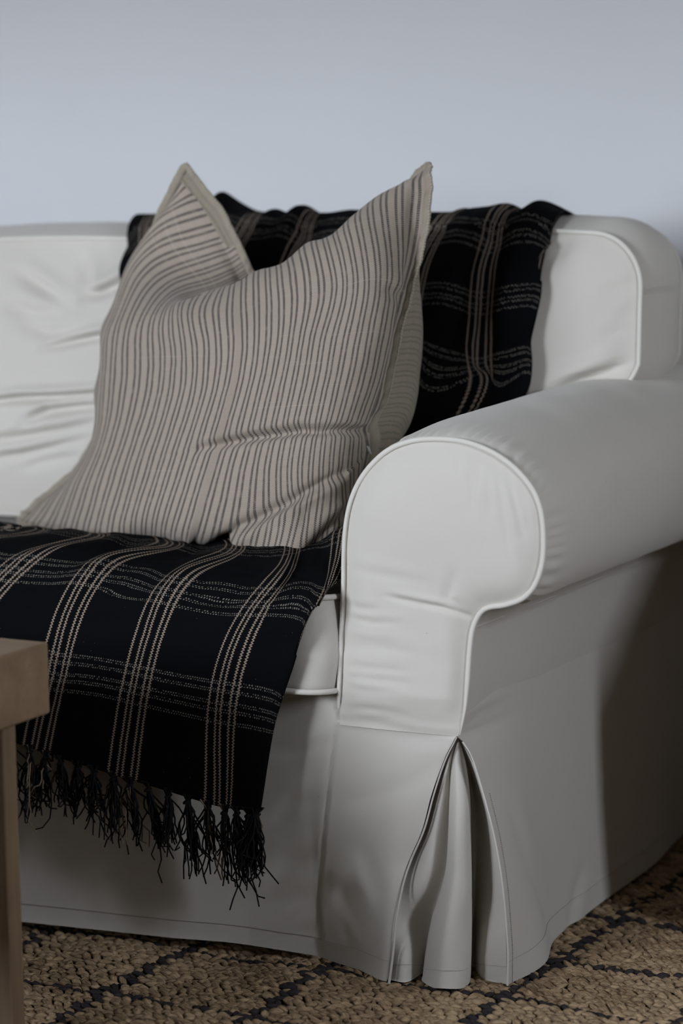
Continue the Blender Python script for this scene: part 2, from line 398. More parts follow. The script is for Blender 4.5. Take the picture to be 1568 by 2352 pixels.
# ------------------------------------------------------------------ rug
def rug_z(x, y):
    b = .0022*np.sin(x*11+1.2)*np.sin(y*9+.4)+.002*np.sin(x*23+y*17)
    hump = .014*np.exp(-((x+.17)/.085)**2-((y+.075)/.05)**2)+.010*np.exp(-((x+.41)/.08)**2-((y+.085)/.05)**2)
    dip = -.004*np.exp(-((x+.28)/.05)**2-((y+.02)/.05)**2)
    return .006+b*.8+hump*.75+dip
RX0, RX1, RY0, RY1 = -1.9, 1.15, -1.25, .93
rug = empty('rug', (-.3, -.3, 0), 'woven natural jute rug with a dark windowpane check under the sofa', 'rug')
n1, n2 = 90, 110
X, Y = np.meshgrid(np.linspace(RX0, RX1, n1), np.linspace(RY0, RY1, n2), indexing='ij')
grid('rug_backing', np.stack([X, Y, rug_z(X, Y)-.0035], -1), M['rug_base'], rug, solid=.004, flip=True)
# knot template: a plump twisted lozenge, 32 quads
def knot_template(nl=6, nk=6):
    t = np.linspace(0, 1, nl+1); r = np.sin(np.pi*(t*.94+.03))**.6; a = np.linspace(0, 2*math.pi, nk, endpoint=False)
    A = a[None]+t[:, None]*1.1
    V = np.stack([np.broadcast_to((t-.5)[:, None], A.shape), .5*r[:, None]*np.cos(A), .5*r[:, None]*np.sin(A)], -1)
    U = np.stack(np.broadcast_arrays(a[None]/6.28, t[:, None]), -1)
    return V.reshape(-1, 3), gridfaces(nl+1, nk, True), U.reshape(-1, 2)
KV, KF, KU = knot_template()
def knots(name, C_, ang, size, mat, roll_=None):
    n = len(C_); c, s = np.cos(ang), np.sin(ang)
    V = KV[None]*size[:, None, :]
    x = V[..., 0]*c[:, None]-V[..., 1]*s[:, None]; y = V[..., 0]*s[:, None]+V[..., 1]*c[:, None]
    tl = RNG.normal(0, .16, n)
    z = V[..., 2]+V[..., 0]*tl[:, None]
    P = np.stack([x, y, z], -1)+C_[:, None]
    Fc = (KF[None]+(np.arange(n)*len(KV))[:, None, None]).reshape(-1, 4)
    U = (KU[None]+RNG.random((n, 1, 2))*9).reshape(-1, 2)
    o = link(name, mesh(name, P.reshape(-1, 3), Fc, U), mat, rug); o['kind'] = 'stuff'; return o
sx, sy = .0135, .0088
ix = np.arange(int((.95+.95)/sx)); iy = np.arange(int((.93+.62)/sy))
IX, IY = np.meshgrid(ix, iy, indexing='ij')
GX = -.95+IX*sx+(IY % 2)*sx*.5; GY = -.62+IY*sy
GX = GX+RNG.normal(0, .0011, GX.shape)+.002*np.sin(GY*30); GY = GY+RNG.normal(0, .0008, GX.shape)+.003*np.sin(GX*14)
xd = GX-.02*np.clip(GY+.0, -.3, .6)*(GX > 0); 
dx = np.min([np.abs(xd-c) for c in (-.755, -.555, -.357, -.163, .062, .265, .47, .675, .88)], axis=0)
dy = np.min([np.abs(GY-c) for c in (-.535, -.363, -.192, -.012, .142, .320, .49, .66, .83)], axis=0)
dark = ((dx < .0115) & ((IX+IY//2) % 2 == 0)) | (dx < .004) | (dy < .0046)
vis = np.ones_like(dark)
GZ = rug_z(GX, GY)+.0015+RNG.normal(0, .0007, GX.shape)
for nm, msk, mt in (('woven_jute', ~dark, M['jute']), ('dark_check', dark, M['jute_dark'])):
    s_ = msk & ((GX > -.75) | (GY < .1)) & (GX < .75)
    n = s_.sum(); Cc = np.stack([GX[s_], GY[s_], GZ[s_]], -1)
    size = np.stack([.0176*(1+RNG.normal(0, .16, n)), .0084*(1+RNG.normal(0, .15, n)), .0092*(1+RNG.normal(0, .22, n))], -1)
    row_ = np.where(IY[s_] % 2 == 0, .42, -.30)+RNG.normal(0, .22, n)
    o = knots(nm, Cc, row_, size, mt)
    if nm == 'dark_check': o['label'] = 'dark dyed cords woven into the jute as a check'

# ------------------------------------------------------------------ sofa
sofa = empty('sofa', (0, 0, 0), 'pale greige slipcovered sofa with rolled arm, piped edges and pleated skirt', 'sofa')
SW = 2.03          # inner reference: the left arm is the mirror image at x -> -SW-x
DEPTH = .86
PIPE = [(781, 1640), (784, 1560), (789, 1450), (793, 1350), (795, 1250), (803, 1180), (820, 1125), (850, 1077), (895, 1036), (950, 1015),
        (1010, 1011), (1070, 1018), (1130, 1041), (1180, 1076), (1220, 1122), (1240, 1170), (1247, 1230), (1244, 1290), (1228, 1340),
        (1200, 1371), (1160, 1386), (1122, 1392), (1100, 1408), (1084, 1445), (1077, 1500), (1072, 1570), (1066, 1630), (1056, 1680), (1051, 1692)]
contour = catmull([at(x, y, y=0)[[0, 2]] for x, y in PIPE], 240)
def mirror_x(P): Q = np.array(P, float); Q[..., 0] = -SW-.152+0-Q[..., 0]; return Q
def pair(fn):
    """build a part of the right arm and its mirror image for the left arm"""
    fn(lambda P: np.asarray(P, float), False); fn(mirror_x, True)
cmid = np.array([-.03, .50])
# outward normals of the contour in the x-z plane
ct = np.gradient(contour, axis=0); ct /= np.linalg.norm(ct, axis=1)[:, None]; cn = np.stack([-ct[:, 1], ct[:, 0]], 1)
if ((contour[100]+cn[100]*.01-cmid)**2).sum() < ((contour[100]-cmid)**2).sum(): cn = -cn
ia = np.arange(240)
roll_w = np.clip((ia-30)/60, 0, 1)*np.clip((205-ia)/25, 0, 1)        # how far the stuffed roll swells behind the piping
# front panel, a dense fill of the contour with soft swelling and creases
def front_panel(T, mir):
    zt = contour[:, 1].max(); it = contour[:, 1].argmax()
    left = contour[:it+1]; right = contour[it:][::-1]
    zb = .306
    tt = np.linspace(0, 1, 150)
    zz = np.unique(np.r_[np.linspace(zb, .42, 34), np.linspace(.42, .47, 34), np.linspace(.47, .63, 48), .63+(zt-.63)*np.sin(np.linspace(0, 1, 16)*math.pi/2)])
    zz = np.minimum(zz, zt-1e-5)
    lx = np.interp(zz, left[:, 1], left[:, 0]); rx = np.interp(zz, np.maximum.accumulate(right[:, 1]), right[:, 0])
    s = .5-.5*np.cos(np.linspace(0, 1, 96)*math.pi)*.6-.5*.4*(1-2*np.linspace(0, 1, 96))
    Xg = lx[:, None]+(rx-lx)[:, None]*s[None]; Zg = np.repeat(zz[:, None], 96, 1)
    Q = np.stack([Xg, Zg], -1)
    d, _, _ = polydist(Q, contour[::3])
    dl, _, _ = polydist(Q, contour[:40])
    y = -.0145*(1-np.exp(-(d/.016)**1.3))*np.clip((Zg-.30)/.05, 0.35, 1)
    y -= .006*np.exp(-((Zg-.55)/.06)**2-((Xg+.03)/.07)**2)
    f2 = lambda L: [at(a, b, y=0)[[0, 2]] for a, b in L]
    y -= crease(Q, f2([(900, 1365), (960, 1378), (1030, 1392), (1092, 1418)]), .0035, .0035)
    y -= crease(Q, f2([(1060, 1300), (1040, 1370), (1085, 1425)]), .007, .003, .3)
    y -= crease(Q, f2([(1020, 1420), (1045, 1520), (1040, 1640)]), .012, -.003, .0)
    y -= crease(Q, f2([(795, 1300), (900, 1318), (1010, 1335)]), .006, .0012)
    for k_ in range(9):
        yy = 1385+k_*32+RNG.normal(0, 5); e = 880+RNG.random()*150
        y -= crease(Q, f2([(788, yy), ((788+e)/2, yy+8+RNG.normal(0, 4)), (e, yy+14)]), .0045, .0011+.0007*RNG.random())
    for a, b_, c_, e_ in ((1090, 1075, 1100, 1180), (1125, 1075, 1140, 1200), (1150, 1085, 1185, 1290), (1170, 1090, 1215, 1250), (1105, 1060, 1110, 1120), (1060, 1040, 1064, 1090), (1195, 1120, 1225, 1230)):
        y -= crease(Q, f2([(a, b_), ((a+c_)/2+4, (b_+e_)/2), (c_, e_)]), .0042, .0017)
    y -= crease(Q, f2([(782, 1655), (860, 1662), (950, 1678), (1049, 1690)]), .004, .0018, .4, False)
    y += .0006*wnoise(Xg, Zg, 3, 60)
    P = np.stack([Xg, y, Zg], -1)
    grid('front_panel', T(P), M['canvas'], sofa, flip=not mir, uv=Q)
pair(front_panel)
# rolled arm cover, contour swept back
def arm_cover(T, mir):
    ys = np.r_[0, .004, .010, .018, .028, .042, np.linspace(.06, DEPTH, 60)]
    C2 = contour; A = []
    for y in ys:
        k_ = 1-math.exp(-(y/.016))
        off = (.0085*roll_w+.001)*k_-.0018*(1-k_)
        # small gathers next to the piping
        gth = .0019*np.exp(-((y-.02)/.016)**2)*np.sin(ia*1.7+np.sin(ia*.31)*2)*roll_w
        off = off+gth+.0012*wnoise(ia*.02+y*2, y*6+ia*.004, 5, 5)*k_*roll_w
        rise = .024*(1-math.exp(-y/.30))*np.clip((C2[:, 1]-.44)/.2, 0, 1)
        A.append(np.column_stack([C2[:, 0]+cn[:, 0]*off, np.full(240, y), C2[:, 1]+cn[:, 1]*off+rise]))
    grid('arm_cover', T(np.array(A)), M['canvas'], sofa, flip=mir)
pair(arm_cover)
def arm_piping(T, mir):
    P = np.column_stack([contour[:, 0]+cn[:, 0]*.0015, np.full(240, -.0015), contour[:, 1]+cn[:, 1]*.0015])
    P = P[2:-1]; 
    r = np.full(len(P), .0032); r[:6] = np.linspace(.0012, .0032, 6); r[-18:] = np.linspace(.0032, .0006, 18)
    tube('piping', T(P), r, M['piping'], sofa, 10)
pair(arm_piping)
# underside seam welt along the neck of the roll
def neck_seam(T, mir):
    p = contour[203]; ys = np.linspace(.004, DEPTH, 30)
    tube('side_seam', T(np.column_stack([np.full(30, p[0]+.0005)+.0006*np.sin(ys*40), ys, np.full(30, p[1]-.001)])), .0012, M['canvas'], sofa, 6)
pair(neck_seam)
# outer side panel with flaring skirt
HEM = [(1163, 2262), (1198, 2249), (1227, 2229), (1251, 2199), (1259, 2162), (1283, 2133), (1331, 2098), (1377, 2063), (1451, 2010), (1497, 1975), (1529, 1938), (1561, 1909)]
hem = np.array([at(a, b_, z=.015)[:2] for a, b_ in HEM]+[[0, .80], [.004, DEPTH]])
hem = catmull(hem, 120)
ER = [(1053, 1691, .0), (1068, 1710, .0), (1087, 1745, .001), (1112, 1828, .004), (1133, 1910, .007), (1148, 1990, .010), (1157, 2060, .012), (1162, 2120, .014), (1166, 2190, .016), (1165, 2262, .018)]
EDGE_R = catmull([at(a, b_, y=d) for a, b_, d in ER], 160)
def side_panel(T, mir):
    yy = np.r_[np.linspace(0, .06, 22), np.linspace(.065, .3, 46), np.linspace(.31, DEPTH, 60)]
    nz = 90; t = np.linspace(0, 1, nz)
    hx = np.interp(yy, hem[:, 1]-hem[0, 1]*(1-hem[:, 1]/DEPTH), hem[:, 0])
    zt = contour[203][1]-.002
    side_z = contour[203:][:, 1][::-1]; side_x = contour[203:][:, 0][::-1]
    Z = zt+(.0155-zt)*t[:, None]+0*yy[None]
    bx = .010+(contour[203][0]-.010)*np.clip((Z-.36)/(zt-.36), 0, 1)+0*Z
    k_ = np.clip((.305-Z)/.29, 0, 1)
    sh = np.where(yy < .2, 1.0, 1.0)
    pr = k_**(2.0-.92*np.exp(-(yy/.10)**2))[None, :]
    X_ = bx+hx[None]*pr
    Y_ = np.repeat(yy[None], nz, 0)+.0165*(k_**1.2)*np.exp(-yy/.05)[None]
    # front edge follows the pleat edge seen from the front
    Q = np.stack([Y_, Z], -1)
    Xd = .0012*wnoise(Y_, Z, 8, 9)
    s2 = lambda L: [at(a, b_, x=.01)[[1, 2]] for a, b_ in L]
    for L, w, dp in (([(1075, 1500), (1150, 1450), (1260, 1390)], .008, .0022), ([(1062, 1640), (1130, 1560), (1220, 1490)], .010, .0022), ([(1058, 1680), (1100, 1640), (1160, 1610)], .005, .0016),
                     ([(1090, 1420), (1150, 1425), (1230, 1400)], .006, .002), ([(1120, 1850), (1160, 1980), (1220, 2120)], .016, .0035), ([(1320, 1980), (1290, 2060), (1265, 2150)], .012, .003)):
        Xd += crease(Q, s2(L), w, dp)
    k2 = np.clip((.40-Z)/.385, 0, 1)
    X_ = bx+hx[None]*k2**(2.3-.9*np.exp(-(yy/.16)**2))[None, :]
    eo = EDGE_R[::-1]; xe = np.interp(Z, eo[:, 2], eo[:, 0]); xe = np.where(Z > .3045, np.interp(Z, side_z, side_x), xe)
    wf_ = np.exp(-(yy/.085)**1.6)[None, :]
    X_ = X_*(1-wf_)+xe*wf_
    Y_ = np.repeat(yy[None], nz, 0)+np.where(Z > .3045, 0, np.interp(Z, eo[:, 2], eo[:, 1]))*np.exp(-yy/.05)[None]
    P = np.stack([X_+Xd, Y_, Z], -1)
    o = grid('side_panel', T(P), M['canvas'], sofa, flip=mir)
    # stitched hem line, slightly indented
    row = int(nz*.93)
    hemline = P[row]+[.0009, 0, 0]
    tube('hem_stitch', T(hemline), .00032, M['seam'], sofa, 5)
    edge = P[int(nz*.30):, 0]
    edge = edge[edge[:, 2] < .304]
    tube('pleat_binding', T(edge+[.0, -.0012, 0]), np.linspace(.0009, .0014, len(edge)), M['piping'], sofa, 8)
    st = P[:, 5]; st = st[st[:, 2] < .24]
    mb = MB()
    for q in range(0, len(st)-1):
        for u_ in (.1, .6):
            a = st[q]*(1-u_)+st[q+1]*u_; c = st[q]*(1-u_-.28)+st[q+1]*(u_+.28)
            V, _ = tube_data(np.array([T(a), T((a+c)/2), T(c)])+np.array([.0006, 0, 0])*(-1 if mir else 1), .0007, 5); mb.add(V, gridfaces(3, 5, True))
    mb.build('pleat_stitch', M['seam'], sofa)
pair(side_panel)
# inverted pleat at the corner: columns of (px, py, depth) from the left edge to the right edge
PL = [  # left edge, valley, fold left, fold middle, fold right, deep valley, right edge
    [(1049, 1693, .003), (1021, 1750, .006), (996, 1825, .006), (974, 1905, .005), (944, 1975, .003), (926, 2030, -.006), (910, 2110, -.016), (902, 2190, -.022), (893, 2259, -.026)],
    [(1049, 1694, .004), (1028, 1752, .008), (1015, 1830, .009), (1003, 1905, .008), (985, 1985, .005), (965, 2040, .004), (940, 2115, .012), (934, 2190, -.010), (932, 2261, -.018)],
    [(1050, 1695, .008), (1039, 1755, .018), (1037, 1830, .024), (1036, 1905, .028), (1031, 1985, .028), (1015, 2045, .030), (993, 2110, .040), (979, 2190, .032), (972, 2264, .020)],
    [(1050, 1695, .007), (1037, 1755, .014), (1032, 1830, .014), (1029, 1905, .012), (1024, 1990, .010), (1012, 2045, .008), (992, 2110, .006), (978, 2190, -.002), (969, 2267, -.006)],
    [(1051, 1695, .006), (1046, 1755, .006), (1047, 1830, .000), (1046, 1905, -.004), (1044, 2000, -.006), (1038, 2050, -.010), (1028, 2115, -.016), (1018, 2190, -.022), (1010, 2270, -.026)],
    [(1052, 1695, .006), (1060, 1755, .010), (1070, 1830, .006), (1072, 1905, .004), (1074, 2000, .004), (1074, 2050, .002), (1070, 2115, .000), (1064, 2190, -.006), (1056, 2271, -.014)],
    [(1053, 1695, .008), (1069, 1757, .022), (1079, 1830, .022), (1081, 1905, .022), (1083, 2000, .022), (1083, 2050, .022), (1083, 2115, .020), (1081, 2190, .014), (1077, 2262, .010)],
    [(1053, 1695, .011), (1072, 1757, .045), (1081, 1830, .060), (1083, 1905, .066), (1085, 2000, .070), (1085, 2050, .070), (1085, 2115, .068), (1085, 2190, .064), (1085, 2258, .060)],
    [(1053, 1695, .010), (1078, 1757, .038), (1098, 1835, .055), (1108, 1910, .060), (1112, 2000, .060), (1112, 2055, .056), (1110, 2120, .044), (1108, 2190, .034), (1112, 2260, .030)],
    [(1054, 1694, .008), (1086, 1755, .016), (1110, 1835, .020), (1130, 1912, .024), (1146, 2000, .026), (1152, 2055, .026), (1157, 2120, .026), (1160, 2190, .024), (1160, 2262, .023)]]
def pleat(T, mir):
    behind = [(a-1-9*i/8, b_, d+.010) for i, (a, b_, d) in enumerate(PL[0])]; right = [(a+1+2*i/8, b_, d+.002) for i, (a, b_, d) in enumerate(PL[-1])]
    cols = [catmull([at(a, b_, y=d) for a, b_, d in c], 110) for c in [behind]+PL[1:-1]+[right]]
    A = np.array([catmull([c[i] for c in cols], 80) for i in range(110)])
    # keep the top of the insert behind the seam and clear of the rug
    A[..., 2] = np.maximum(A[..., 2], .0135)
    o = grid('pleat_insert', T(A), M['canvas'], sofa, flip=not mir)
    eb = catmull([at(a, b_, y=d-.0065) for a, b_, d in PL[0]], 90)
    tube('pleat_binding', T(eb), np.linspace(.0008, .0017, 90), M['canvas'], sofa, 8)
    h = A[101]; tube('hem_stitch', T(h+[0, -.0012, 0]), .00032, M['seam'], sofa, 5)
pair(pleat)
# front skirt running between the two pleats
HF = {.015: None}
fx = np.array([-2.10, -1.6, -1.1, -.80, -.605, -.374, -.280, -.192, -.150, -.122, -.095, -.077])
fy = np.array([-.026, -.02, -.018, -.02, -.045, -.018, .002, .012, .000, -.009, -.021, -.031])
def front_skirt():
    L, R_ = -SW-.152+0, 0.
    xb = np.r_[np.linspace(L+.0, L+.3, 40), np.linspace(L+.31, -.75, 50), np.linspace(-.74, 0, 190)]
    nz = 96; t = np.linspace(0, 1, nz)
    ztop = .345
    edge = catmull([at(a, b_, y=d) for a, b_, d in PL[0]], 80); edge = edge[edge[:, 2].argsort()]
    A = np.zeros((nz, len(xb), 3))
    for i, tt in enumerate(t):
        z = ztop+(.016-ztop)*tt
        xe = 0. if z > .305 else np.interp(z, edge[:, 2], edge[:, 0]); ye = 0. if z > .305 else np.interp(z, edge[:, 2], edge[:, 1])-.006
        half = (L+R_)/2
        sc = np.where(xb > half, (xe-half)/(R_-half), ((L-xe)-half)/(L-half))
        X_ = half+(xb-half)*np.where(np.abs(xb-half) > .55, 1+(sc-1)*(np.abs(xb-half)-.55)/(half*-1-.55), 1)
        k_ = max(0, (.31-z)/.295)
        yh = np.interp(X_, fx, fy); mx = L-X_; yh2 = np.interp(mx, fx, fy); yh = np.where(X_ < half, yh2, yh)
        y = yh*k_**1.25
        near = np.clip(1-np.minimum(np.abs(X_-xe), np.abs(X_-(L-xe)))/.05, 0, 1)**2
        y = y*(1-near)+ye*near
        if z > .312:   # under the arm panels the skirt stays tucked behind the panel
            y = y+np.where((X_ > -.155) | (X_ < L+.155), .004, 0)
        A[i] = np.column_stack([X_, y, np.full(len(xb), z)])
    # hem rises slightly away from the corner
    Q = A[..., [0, 2]]; f2 = lambda L_: [at(a, b_, y=0)[[0, 2]] for a, b_ in L_]
    D = np.zeros(Q.shape[:2])
    D += crease(Q, f2([(772, 1650), (760, 1745), (742, 1900), (727, 2030), (724, 2090), (731, 2160)]), .0022, .0022, .35, False)
    for L_, w, dp in (([(1040, 1735), (960, 1790), (850, 1830), (760, 1850)], .012, .004), ([(1045, 1700), (960, 1700), (880, 1690)], .008, .002),
                      ([(640, 1740), (700, 1720), (765, 1700)], .008, .003), ([(620, 1890), (670, 1850), (740, 1830)], .010, .0035), ([(600, 2060), (660, 1990), (730, 1960)], .012, .004),
                      ([(560, 2090), (660, 2070), (735, 2060)], .012, .003), ([(740, 2040), (800, 2060), (850, 2120)], .014, .004), ([(790, 2130), (812, 2170), (835, 2200)], .007, .003),
                      ([(730, 2130), (770, 2020), (820, 1990), (850, 2060), (846, 2150)], .012, -.004), ([(300, 2030), (450, 2020), (600, 1960)], .016, .003), ([(640, 2180), (690, 2150), (728, 2140)], .008, .002)):
        D += crease(Q, f2(L_), w, dp*.55)
    D += .0012*wnoise(Q[..., 0], Q[..., 1], 12, 14)
    A[..., 1] -= D*np.clip((.34-A[..., 2])/.03, 0, 1)
    A[-1, :, 2] += 0
    lift = .016*np.clip((-.16-A[..., 0])/.15, 0, 1)*np.clip((A[..., 0]-L-.16)/.15, 0, 1)*t[:, None]**3*.5
    A[..., 2] += lift
    o = grid('front_skirt', A, M['canvas'], sofa, flip=True)
    tube('hem_stitch', A[88, :]+[0, -.0012, 0], .00032, M['seam'], sofa, 5)
front_skirt()
# frame, seat deck and back behind the cushions
box('seat_deck', (-SW-.005, .03, .18), (-.147, .80, .284), M['canvas'], sofa, .01)
def back_frame():
    L = -SW-.152
    prof = catmull([(.732, .40), (.732, .60), (.735, .74), (.755, .780), (.80, .79), (.845, .765), (.862, .70), (.862, .40), (.862, .02)], 70)
    xs = np.r_[L-.015, L-.012, L, L+.03, np.linspace(L+.1, -.1, 30), -.03, 0, .012, .015]
    inset = np.interp(xs, [L-.015, L-.005, L+.02, -.02, .005, .015], [.05, .012, 0, 0, .012, .05])
    A = np.array([np.column_stack([np.full(70, x), prof[:, 0]*1+(.78-prof[:, 0])*i_*3, .02+(prof[:, 1]-.02)*(1-i_)]) for x, i_ in zip(xs, inset)])
    grid('back_frame', A, M['canvas'], sofa)
back_frame()
# ------------------------------------------------------------------ boxed cushions (loose, so things of their own)
def rrect(a, b_, r, n=160, p=1):
    """rounded rectangle outline centred on the origin, half sizes a, b_"""
    k_ = n//4; pts = []
    for cx, cy, s in ((a-r, b_-r, 0), (-a+r, b_-r, 90), (-a+r, -b_+r, 180), (a-r, -b_+r, 270)):
        for t in np.linspace(0, 90, 12): pts.append((cx+r*math.cos(R(s+t)), cy+r*math.sin(R(s+t))))
    pts.append(pts[0]); P = np.array(pts); s = np.r_[0, np.cumsum(np.linalg.norm(np.diff(P, axis=0), axis=1))]
    q = np.linspace(0, s[-1], n, endpoint=False)
    return np.stack([np.interp(q, s, P[:, i]) for i in (0, 1)], 1)
def boxed_cushion(name, label, O, eu, ev, ew, a, b_, th, r, bulge, bow, dispf, dispb=None, group=None, seed=0, pr=.0034, sag=0, notch=False, expo=2.6):
    """face in the plane (eu, ev), boxing along ew (towards the back); O = centre of the front face"""
    O, eu, ev, ew = [np.asarray(v, float) for v in (O, eu, ev, ew)]; sidebow = .020 if ew[2] > -.5 else .007
    root = empty(name, tuple(O), label, 'cushion', group)
    out = rrect(a, b_, r, 220); n = 220
    # soft, irregular outline
    w = 1+.010*wnoise(out[:, 0], out[:, 1], seed, 9); 
    ang = np.abs(np.sin(2*np.arctan2(out[:, 1]/b_, out[:, 0]/a)))
    out = out*w[:, None]
    o_top = bow*np.cos(np.clip(out[:, 0]/a, -1, 1)*math.pi/2)*(out[:, 1] > b_*.6)
    out[:, 1] += o_top
    if notch:      # the corner that rides over the arm is cut short
        sm = np.clip((out[:, 0]-.105)/.055, 0, 1); sm = sm*sm*(3-2*sm)
        zm = -.22+.225*sm+.040*np.clip((out[:, 0]-.235)/.060, 0, 1)**4
        q = np.column_stack([out[:, 0], np.maximum(out[:, 1], zm)]); q = np.vstack([q, q[:1]])
        s_ = np.r_[0, np.cumsum(np.linalg.norm(np.diff(q, axis=0), axis=1))]; qq = np.linspace(0, s_[-1], n, endpoint=False)
        keep = np.r_[True, np.diff(s_) > 1e-7]
        out = np.stack([np.interp(qq, s_[keep], q[keep][:, k_]) for k_ in (0, 1)], 1)
    nr = 70; t = 1-(1-np.linspace(0, 1, nr))**1.25
    def face(sgn, disp, w0):
        rr = 1-t[:, None, None]*.999
        Q = out[None]*rr
        h = (bulge if sgn < 0 else min(bulge, .02))*(1-np.abs(1-t)**(expo if sgn < 0 else 2.6))[:, None]*np.ones((1, n))
        d = disp(Q) if disp else .002*wnoise(Q[..., 0], Q[..., 1], seed+3, 12)
        d = d*np.clip(t[:, None]*9, 0, 1)
        return O+Q[..., :1]*eu+Q[..., 1:]*ev+ew*(w0+sgn*(h+d))[..., None], Q
    PF, QF = face(-1, dispf, 0); PB, QB = face(1, dispb, th)
    ns = 14; s = np.linspace(0, 1, ns); nrm = np.gradient(np.vstack([out[-2:], out, out[:2]]), axis=0)[2:-2]
    nrm = np.stack([nrm[:, 1], -nrm[:, 0]], 1); nrm /= np.linalg.norm(nrm, axis=1)[:, None]
    sb = sidebow*np.sin(s*math.pi)[:, None]+.0018*wnoise(np.arange(n)[None]*.05, s[:, None]*3, seed+7, 3)*np.sin(s*math.pi)[:, None]
    Qs = out[None]+nrm[None]*sb[..., None]
    PS = O+Qs[..., :1]*eu+Qs[..., 1:]*ev+ew*(s*th)[:, None, None]
    mb = MB()
    mb.add(PF, gridfaces(nr, n, True), QF); mb.add(PB, gridfaces(nr, n, True)[:, ::-1], QB)
    mb.add(PS, gridfaces(ns, n, True)[:, ::-1], np.stack(np.broadcast_arrays(np.arange(n)[None]*.012, s[:, None]*th), -1))
    hand = np.dot(np.cross(eu, ev), ew)
    c = mb.build('cushion_cover', M['canvas'], root)
    bm = bmesh.new(); bm.from_mesh(c.data); bmesh.ops.remove_doubles(bm, verts=bm.verts, dist=1e-5); bmesh.ops.recalc_face_normals(bm, faces=bm.faces); bm.to_mesh(c.data); bm.free()
    for w0 in (0, th):
        P = O+(out+nrm*.0022)@np.stack([eu, ev])+ew*(w0+(-.001 if w0 == 0 else .001))
        tube('piping', P, pr, M['piping'], root, 8, closed=True)
    return root
# back cushions (front face leans back slightly)
lean = R(7)
BW = .59; BUL0 = .078
evb = np.array([0, math.sin(lean), math.cos(lean)]); ewb = np.array([0, 1., .03])
def disp_right(O):
    def f(Q):
        d = .005*wnoise(Q[..., 0], Q[..., 1], 31, 11)
        pp = lambda L: [np.array([(at(a, b_, y=.49)-O)[0], (at(a, b_, y=.49)-O)[2]/math.cos(lean)]) for a, b_ in L]
        for L, w, dp in (([(1440, 640), (1462, 615), (1474, 610)], .008, .006), ([(1380, 668), (1430, 655), (1470, 648)], .006, .003), ([(1400, 735), (1440, 720), (1468, 712)], .006, .003),
                         ([(1380, 770), (1430, 760), (1465, 745)], .006, .0025), ([(1400, 805), (1435, 795), (1462, 790)], .006, .003), ([(1290, 895), (1330, 875), (1400, 850), (1452, 830)], .008, .007),
                         ([(1270, 600), (1262, 560), (1290, 545)], .008, .004)):
            d = d+crease(Q, pp(L), w, dp*2.6)
        return d
    return f
def disp_left(O):
    def f(Q):
        d = .005*wnoise(Q[..., 0], Q[..., 1], 41, 9)
        pp = lambda L: [np.array([(at(a, b_, y=.49)-O)[0], (at(a, b_, y=.49)-O)[2]/math.cos(lean)]) for a, b_ in L]
        for L, w, dp in (([(20, 625), (90, 665), (150, 700)], .010, .006), ([(158, 585), (175, 630), (190, 670)], .009, .007), ([(180, 678), (215, 676), (255, 655), (300, 620)], .009, .010),
                         ([(110, 798), (180, 782), (240, 770), (300, 762)], .007, .009), ([(-60, 925), (60, 912), (160, 908), (260, 900), (330, 895)], .007, .011),
                         ([(80, 965), (130, 940), (200, 932), (280, 925)], .009, .011), ([(-20, 1010), (80, 1000), (170, 985), (260, 960)], .010, .007), ([(-20, 1052), (60, 1042), (140, 1022), (230, 1000)], .009, .008),
                         ([(60, 1070), (130, 1052), (200, 1040)], .010, .005), ([(0, 700), (70, 720), (150, 728)], .014, .006), ([(40, 740), (120, 765), (200, 760)], .012, .005)):
            d = d+crease(Q, pp(L), w*.85, dp*1.5)
        return d
    return f
ZB = .648; HB = .209
for i in range(3):
    xr = .018-i*(BW+.006)-(.0 if i == 0 else .004)
    O = np.array([xr-BW/2, .512, ZB])
    if i == 0: lab = 'plump back cushion nearest the rolled arm, half covered by the black plaid throw'
    elif i == 1: lab = 'wrinkled back cushion just left of the striped pillow'
    else: lab = 'back cushion at the far left end of the sofa'
    dsp = disp_right(O) if i == 0 else disp_left(O) if i == 1 else None
    boxed_cushion('back_cushion', lab, O, (1, 0, 0), evb, ewb, BW/2, HB-(.011 if i else 0), .145, .068, .040 if i else BUL0, .006, dsp, group=None, seed=20+i, notch=(i == 0), expo=2.6 if i else 2.0)
# seat cushions: face up, boxing downwards
for i in range(3):
    w_ = (SW-.158)/3; xr = -.155-i*w_
    O = np.array([xr-w_/2, .237, .4365]); ti = R(4.5)
    lab = ['seat cushion beside the rolled arm, its front right corner bare below the throw', 'middle seat cushion under the left part of the throw', 'seat cushion at the far left of the sofa'][i]
    boxed_cushion('seat_cushion', lab, O, (1, 0, 0), (0, math.cos(ti), -math.sin(ti)), (0, -math.sin(ti), -math.cos(ti)), w_/2-.002, .265, .108, .03, .018, 0, None, seed=50+i)

# ------------------------------------------------------------------ throw blanket
throw = empty('throw_blanket', (-.45, -.05, .2), 'black plaid woven throw with beige lines and knotted fringe draped over the sofa', 'blanket')
TC = []   # (u, v, point)
def tp(u, v, px, py, **k): TC.append((u, v, at(px, py, **k)))
def tw(u, v, x, y, z): TC.append((u, v, np.array([x, y, z])))
